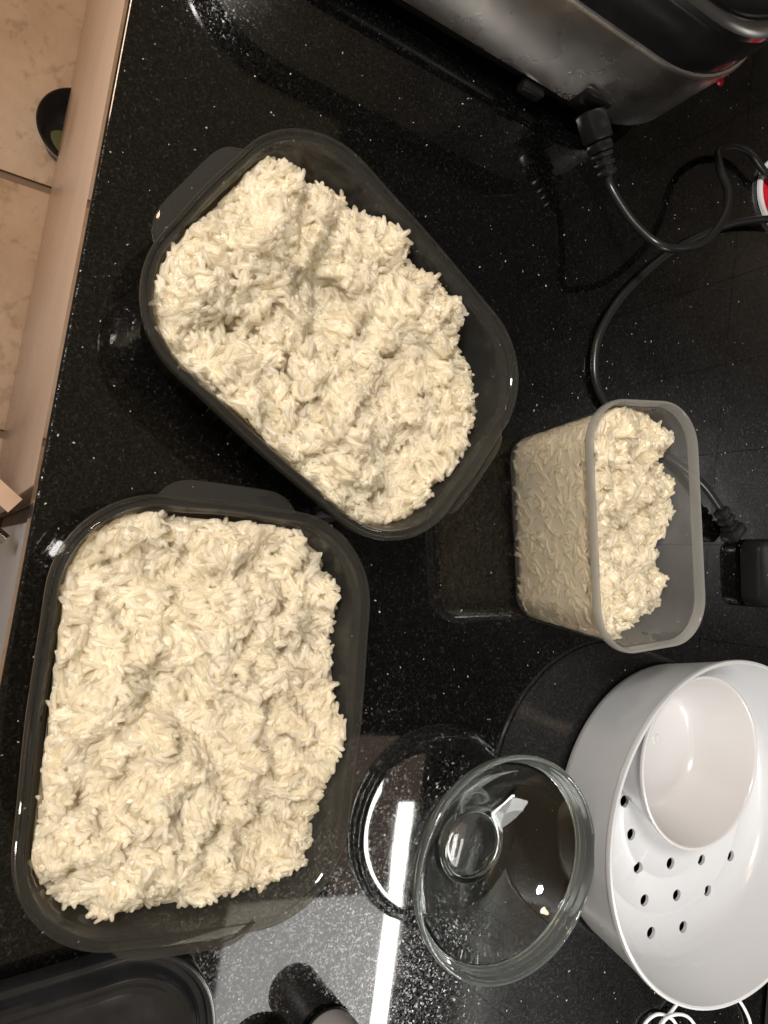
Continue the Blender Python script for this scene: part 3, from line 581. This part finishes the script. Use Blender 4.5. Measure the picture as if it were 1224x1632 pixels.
for r0, hh, wdt in ((-0.014, 0.0016, 0.016), (-0.0065, 0.0032, 0.026), (0.0005, 0.0010, 0.030), (0.0035, 0.0010, 0.028), (0.0065, 0.0010, 0.026)):
    x = -wdt / 2
    while x < wdt / 2:
        w_ = random.uniform(0.0010, 0.0026); obj('embossed_mark', box('embossed_mark', r0, r0 + hh, x, x + w_ * 0.7, 0.0204, 0.0208, M['grey_plastic']), pl); x += w_ + 0.0009

# ------------------------------------------------------------------ small things at the frame edge
tn = empty('round_lid', (-0.424, 0.624, 0.0)); tag(tn, 'red round lid with white rim at the frame edge by the cords', 'lid')
obj('body', lathe('body', [(0, 0), (0.037, 0), (0.038, 0.0006), (0.038, 0.0022), (0, 0.0022)], M['white_cord'], 64), tn)
obj('lid', lathe('lid', [(0, 0.0040), (0.0330, 0.0040), (0.0338, 0.0037), (0.0341, 0.0024)], M['red'], 64), tn)
obj('rim', lathe('rim', [(0.0342, 0.0024), (0.0345, 0.0044), (0.0362, 0.0050), (0.0380, 0.0044), (0.0383, 0.0024)], M['white_cord'], 64), tn)

ld = empty('container_lid', (0.306, 0.075, 0.0), math.radians(13)); tag(ld, 'glossy black rectangular lid with stepped rim on the counter', 'lid')
lp = [(0.004, 0.0005), (0.001, 0.001), (0.0, 0.003), (0.0, 0.0125), (0.0008, 0.0140), (0.0025, 0.0145), (0.0042, 0.0138), (0.0055, 0.0105), (0.0085, 0.0100), (0.0100, 0.0112), (0.0115, 0.0150), (0.0130, 0.0160), (0.0150, 0.0156), (0.0170, 0.0140), (0.0210, 0.0105), (0.0250, 0.0098), (0.0300, 0.0096)]
obj('body', loft('body', 0.0855, 0.1085, 0.050, lp, M['gloss_black'], bulge=0.001), ld)

jr = empty('small_jar', (0.2785, 0.2545, 0.0)); tag(jr, 'small grey jar with dark base cut off by the frame', 'jar')
obj('base', lathe('base', [(0, 0), (0.0165, 0), (0.0185, 0.001), (0.0190, 0.0035), (0, 0.0035)], M['black'], 48), jr)
obj('body', lathe('body', [(0, 0.0034), (0.0180, 0.0034), (0.0185, 0.006), (0.0185, 0.056), (0.0175, 0.058), (0, 0.058)], M['grey_plastic'], 48), jr)
bj = empty('beige_pot', (0.288, 0.214, 0.0)); tag(bj, 'small beige pot peeking in between black lid and grey jar', 'pot')
obj('body', lathe('body', [(0, 0.002), (0.014, 0.002), (0.0185, 0.003), (0.0205, 0.006), (0.0225, 0.014), (0.0218, 0.015), (0.0200, 0.014), (0.018, 0.008), (0, 0.006)], M['beige'], 48), bj)
obj('foot_ring', lathe('foot_ring', [(0, 0), (0.0175, 0), (0.0195, 0.001), (0.0185, 0.0031), (0, 0.0031)], M['black'], 48), bj)

wc = empty('charging_cable', (0, 0, 0)); tag(wc, 'thin white cable coiled behind the steamer basket', 'cable')
obj('cable', tube('cable', [at(1090, 1585, 0.004), at(1070, 1612, 0.004), at(1050, 1640, 0.004), at(1060, 1690, 0.003), at(1100, 1690, 0.003), at(1112, 1650, 0.003), at(1098, 1622, 0.004), at(1075, 1617, 0.006), at(1055, 1632, 0.006), at(1045, 1680, 0.004), at(1025, 1690, 0.003), at(1024, 1640, 0.003), at(1045, 1617, 0.003), at(1068, 1622, 0.003), at(1082, 1640, 0.003), at(1120, 1700, 0.003), at(1190, 1690, 0.003), at(1197, 1640, 0.003), at(1185, 1605, 0.003), at(1165, 1580, 0.003)], 0.0014, M['white_cord'], n=8), wc)
